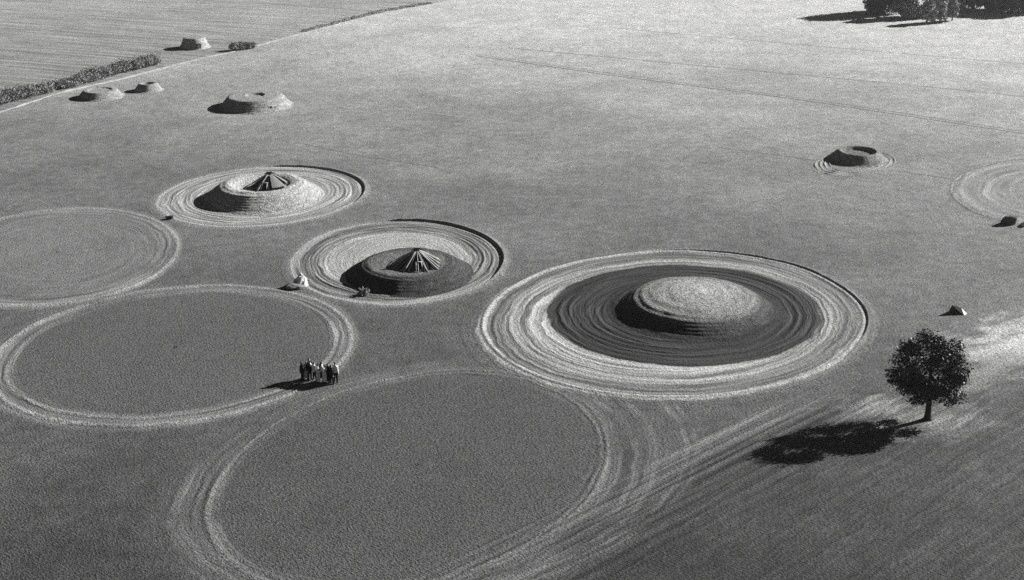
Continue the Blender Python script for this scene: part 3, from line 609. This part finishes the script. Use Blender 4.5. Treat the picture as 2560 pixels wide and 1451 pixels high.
MB().tube([B, (1.55, .1, .0)], [.014, .014], 5).build('guy_rope', M_WOOD, tent); MB().tube([A, (-1.6, -.1, .0)], [.014, .014], 5).build('guy_rope', M_WOOD, tent)
tent.scale = (.66, .66, .66)
# dark block half out of the frame
rock('boulder', (55.3,133.2,0), (1.15,.75,.75), 'big black flat-topped boulder at the right edge beside the cut-off circle', M_ROCKD, 96, 'boulder', rz=.2)
rock('boulder', (56.6,132.4,0), (.5,.5,.35), 'small grey boulder beside the big black one on the right edge', M_STONE, 94, 'boulder')

# ------------------------------------------------------------------ people
def remesh(mb, name, vox, mat, parent):
    me = bpy.data.meshes.new('tmp'); me.from_pydata(mb.v, [], mb.f); me.update()
    bm = bmesh.new(); bm.from_mesh(me); bmesh.ops.recalc_face_normals(bm, faces=bm.faces); bm.to_mesh(me); bm.free()
    o = bpy.data.objects.new('tmp', me); col.objects.link(o); md = o.modifiers.new('r', 'REMESH'); md.mode = 'VOXEL'; md.voxel_size = vox; md.use_smooth_shade = True
    sm = o.modifiers.new('s', 'SMOOTH'); sm.factor = .5; sm.iterations = 2
    dg = bpy.context.evaluated_depsgraph_get(); new = bpy.data.meshes.new_from_object(o.evaluated_get(dg)); bpy.data.objects.remove(o)
    new.name = name; new.materials.clear(); new.materials.append(mat)
    q = bpy.data.objects.new(name, new); col.objects.link(q); q.parent = parent; return q
def cloth(name, a, rough=.9): return plain(name, a, .15, 20, rough, .004, .1)
C_BLACK, C_DARK, C_WHITE, C_CREAM, C_GREY = cloth('black_cloth', .012), cloth('charcoal_cloth', .03), cloth('white_cloth', .86), cloth('cream_cloth', .75), cloth('grey_cloth', .22)
M_SKIN = plain('skin', .36, .1, 10, .6, .002, .3); M_HAIR = plain('dark_hair', .015, .3, 30, .6, .01, .3); M_SHOE = plain('shoe_leather', .02, .2, 10, .5, .002, .3); M_HAT = plain('pale_hat', .6, .1, 12, .8, .004)
def person(loc, rz, h, label, top, bottom, style='trousers', hair='short', spread=.10, arms='down', coat=False, lean=0.0, hat=False, bag=False):
    t = thing('person', loc, label, 'person', 'people standing on the track', rz)
    s = h; Z = lambda k: k*s
    L = Vector
    hipw, shw = .055*s, .112*s
    hip = [L((k*hipw, 0, Z(.50))) for k in (-1, 1)]; ank = [L((k*(hipw+spread*.5*s*.5), (.05 if k > 0 else -.03)*s*(spread > .12), Z(.045))) for k in (-1, 1)]
    kne = [(hip[i]*.5+ank[i]*.5) + L((0, .015*s, .01*s)) for i in (0, 1)]
    ly = lean; sho = [L((k*shw, ly, Z(.805))) for k in (-1, 1)]
    nec = L((0, ly, Z(.84))); hd = L((0, ly+.012*s, Z(.925)))
    elb, wri, hdir = [], [], []
    for i, k in enumerate((-1, 1)):
        a = arms if isinstance(arms, str) else arms[i]
        if a == 'down': e, w_, d = L((k*(shw+.035*s), ly-.01*s, Z(.625))), L((k*(shw+.035*s), ly+.03*s, Z(.475))), L((0, .15, -1))
        elif a == 'hip': e, w_, d = L((k*(shw+.115*s), ly-.05*s, Z(.66))), L((k*(hipw+.065*s), ly+.02*s, Z(.56))), L((-k*.8, .3, -.3))
        elif a == 'shade': e, w_, d = L((k*(shw+.10*s), ly+.10*s, Z(.80))), L((k*.05*s, ly+.11*s, Z(.945))), L((-k*.9, .1, .15))
        elif a == 'front': e, w_, d = L((k*(shw+.03*s), ly+.01*s, Z(.64))), L((k*.03*s, ly+.12*s, Z(.60))), L((-k*.8, .3, 0))
        elb.append(e); wri.append(w_); hdir.append(d.normalized())
    # one continuous body
    b = MB()
    b.ball((0, ly*.3, Z(.53)), (.095*s, .062*s, .075*s)).ball((0, ly*.6, Z(.62)), (.082*s, .055*s, .09*s)).ball((0, ly, Z(.735)), (.10*s, .065*s, .095*s))
    b.tube([sho[0], (sho[0]+sho[1])/2 + L((0, 0, .01*s)), sho[1]], [.036*s, .045*s, .036*s], 10); b.tube([L((0, ly, Z(.78))), nec, hd-L((0, .005*s, .03*s))], [.045*s, .032*s, .031*s], 10)
    b.ball(hd, (.043*s, .053*s, .063*s), 16, 12).ball(hd+L((0, .016*s, -.035*s)), (.031*s, .035*s, .032*s), 12, 8)          # skull, jaw
    b.tube([hd+L((0, .050*s, .012*s)), hd+L((0, .066*s, -.012*s)), hd+L((0, .05*s, -.018*s))], [.006*s, .010*s, .007*s], 8)   # nose
    b.tube([hd+L((-.014*s, .047*s, -.036*s)), hd+L((0, .053*s, -.036*s)), hd+L((.014*s, .047*s, -.036*s))], [.004*s, .006*s, .004*s], 6)
    for k in (-1, 1):
        b.ball(hd+L((k*.043*s, -.002*s, -.006*s)), (.007*s, .014*s, .019*s), 8, 6); b.ball(hd+L((k*.017*s, .047*s, .006*s)), .008*s, 8, 6)
    for i, k in enumerate((-1, 1)):
        b.tube([hip[i]+L((0, 0, .03*s)), hip[i]*.6+kne[i]*.4, kne[i], kne[i]*.6+ank[i]*.4, ank[i]], [.055*s, .050*s, .034*s, .033*s, .022*s], 10)
        b.tube([ank[i]+L((0, -.025*s, -.02*s)), ank[i]+L((0, .02*s, -.022*s)), ank[i]+L((k*.006*s, .085*s, -.032*s))], [.022*s, .024*s, .014*s], 8)
        b.tube([sho[i], sho[i]*.5+elb[i]*.5, elb[i], elb[i]*.4+wri[i]*.6, wri[i]], [.034*s, .029*s, .024*s, .021*s, .015*s], 10)
        d = hdir[i]; p1 = wri[i]+d*.05*s; side = L((0, 1, 0)) if abs(d.y) < .7 else L((1, 0, 0)); side = (side-d*side.dot(d)).normalized()
        b.tube([wri[i], wri[i]+d*.025*s, p1], [.015*s, .019*s, .018*s], 8); cur = L((-k, 0, 0)); cur = (cur-d*cur.dot(d))
        for fi, (o, ln) in enumerate(((-.017, .038), (-.006, .045), (.006, .042), (.017, .032))):
            q0 = p1+side*o*s-d*.008*s; b.tube([q0, q0+d*ln*.5*s+cur*.003*s, q0+d*ln*s+cur*.014*s], [.0065*s, .006*s, .005*s], 6)
        tb = wri[i]+d*.02*s+side*.017*s; b.tube([tb, tb+(d*.6+side*.8).normalized()*.03*s, tb+(d*.9+side*.7).normalized()*.048*s], [.008*s, .0075*s, .006*s], 6)
    remesh(b, 'body', .011, M_SKIN, t)
    # shirt or jacket
    c = MB(); zb = .44 if coat else .52; g = .012*s if not coat else .02*s
    c.ball((0, ly, Z(.735)), (.10*s+g, .065*s+g, .09*s+g)).ball((0, ly*.6, Z(.62)), (.085*s+g, .058*s+g, .10*s+g))
    c.tube([(0, 0, Z(zb)), (0, ly*.3, Z(.56)), (0, ly*.6, Z(.64))], [.094*s+g*1.3, .092*s+g, .085*s+g], 14)
    c.tube([sho[0], (sho[0]+sho[1])/2+L((0, 0, .012*s)), sho[1]], [.036*s+g, .045*s+g*.4, .036*s+g], 10)
    for i in (0, 1): c.tube([sho[i], sho[i]*.5+elb[i]*.5, elb[i], elb[i]*.3+wri[i]*.7, elb[i]*.08+wri[i]*.92], [.034*s+g, .029*s+g, .025*s+g, .022*s+g, .019*s+g], 10)
    remesh(c, 'jacket' if coat else 'shirt', .014, top, t)
    c = MB()
    if style == 'trousers':
        c.ball((0, ly*.3, Z(.515)), (.102*s, .07*s, .07*s))
        for i in (0, 1): c.tube([hip[i]+L((0, 0, .03*s)), hip[i]*.6+kne[i]*.4, kne[i], kne[i]*.5+ank[i]*.5, ank[i]+L((0, 0, -.012*s))], [.062*s, .060*s, .048*s, .044*s, .040*s], 10)
        remesh(c, 'trousers', .014, bottom, t)
    else:
        zh = {'dress': .10, 'robe': .05, 'skirt': .18}[style]; wd = {'dress': .13, 'robe': .115, 'skirt': .085}[style]
        c.tube([(0, 0, Z(.575)), (0, 0, Z(.50)), (0, 0, Z(.3)), (0, 0, Z(zh))], [.088*s, .108*s, (.108+wd)/2*s, wd*s], 18)
        remesh(c, style, .014, bottom, t)
    for i, k in enumerate((-1, 1)):
        MB().tube([ank[i]+L((0, -.03*s, -.024*s)), ank[i]+L((0, .02*s, -.022*s)), ank[i]+L((k*.006*s, .09*s, -.034*s))], [.022*s, .028*s, .015*s], 10).build('shoe', M_SHOE, t)
    hr = MB(); hr.ball(hd+L((0, -.010*s, .012*s)), (.048*s, .054*s, .060*s), 14, 10).ball(hd+L((0, -.028*s, -.012*s)), (.042*s, .036*s, .045*s), 12, 8)
    if hair == 'long': hr.tube([hd+L((0, -.03*s, .0)), hd+L((0, -.045*s, -.06*s)), L((0, ly-.06*s, Z(.76))), L((0, ly-.065*s, Z(.68)))], [.048*s, .055*s, .06*s, .03*s], 12)
    remesh(hr, 'hair', .012, M_HAIR, t)
    if hat: MB().tube([hd+L((0, 0, .035*s)), hd+L((0, 0, .045*s))], [.10*s, .098*s], 18).tube([hd+L((0, 0, .04*s)), hd+L((0, -.005*s, .085*s))], [.058*s, .045*s], 16).build('hat', M_HAT, t)
    if coat:                                                        # shirt front showing between the lapels
        MB().tube([L((0, ly+.070*s, Z(.82))), L((0, ly+.098*s, Z(.74))), L((0, ly+.090*s, Z(.64)))], [.028*s, .040*s, .012*s], 8).build('shirt_front', C_WHITE, t)
    return t
f0 = R(-20)
person((-17.0,92.6,0), R(-105), 1.70, 'person in a black jacket and trousers at the left end of the group', C_DARK, C_BLACK, coat=True, arms='down', spread=.12)
person((-16.72,92.95,0), R(-40), 1.60, 'person in a long pale coat between the two leftmost dark figures', C_CREAM, C_CREAM, style='dress', hair='short')
person((-16.42,92.75,0), R(-125), 1.90, 'tallest person, in a dark jacket over a bright white shirt', C_BLACK, C_BLACK, coat=True, spread=.11)
person((-16.0,92.5,0), R(-60), 1.72, 'person in a white shirt and black trousers with legs apart, left of the pale robe', C_WHITE, C_BLACK, spread=.22, arms=('down', 'hip'))
person((-15.66,92.35,0), R(-80), 1.64, 'person in a long cream robe in the middle of the group', C_CREAM, C_CREAM, style='robe', arms='front')
person((-15.38,92.5,0), R(-65), 1.76, 'person with long dark hair, white top and narrow black skirt', C_WHITE, C_BLACK, style='skirt', hair='long')
person((-15.12,92.25,0), R(-100), 1.58, 'shorter person in a white dress in front of the long-haired person', C_WHITE, C_WHITE, style='dress', hair='short')
person((-14.86,92.35,0), R(-75), 1.66, 'person in a long black coat right of the white dress', C_BLACK, C_BLACK, style='dress', coat=True)
person((-14.55,92.0,0), R(-60), 1.70, 'broad person in a black suit with hands at the sides, near the right end', C_BLACK, C_BLACK, coat=True, spread=.2)
last = person((-14.25,92.25,0), R(-30), 1.82, 'person in a white shirt, dark cap of hair and black trousers at the right end', C_WHITE, C_BLACK, spread=.12, arms=('shade', 'down'))

# ------------------------------------------------------------------ thin summer haze
hz = MB(); hz.box((0, 1240, 23), (4900, 2820, 48)); hm = bpy.data.materials.new('haze'); hm.use_nodes = True; hn = hm.node_tree
hn.nodes.remove(hn.nodes['Principled BSDF']); pv = hn.nodes.new('ShaderNodeVolumePrincipled')
pv.inputs['Color'].default_value = (.95, .95, .95, 1); pv.inputs['Density'].default_value = .00020; pv.inputs['Anisotropy'].default_value = .74
hn.links.new(pv.outputs[0], hn.nodes['Material Output'].inputs['Volume'])
hzo = hz.build('haze', hm, smooth=False); hzo['kind'] = 'stuff'
scene.cycles.volume_bounces = 0
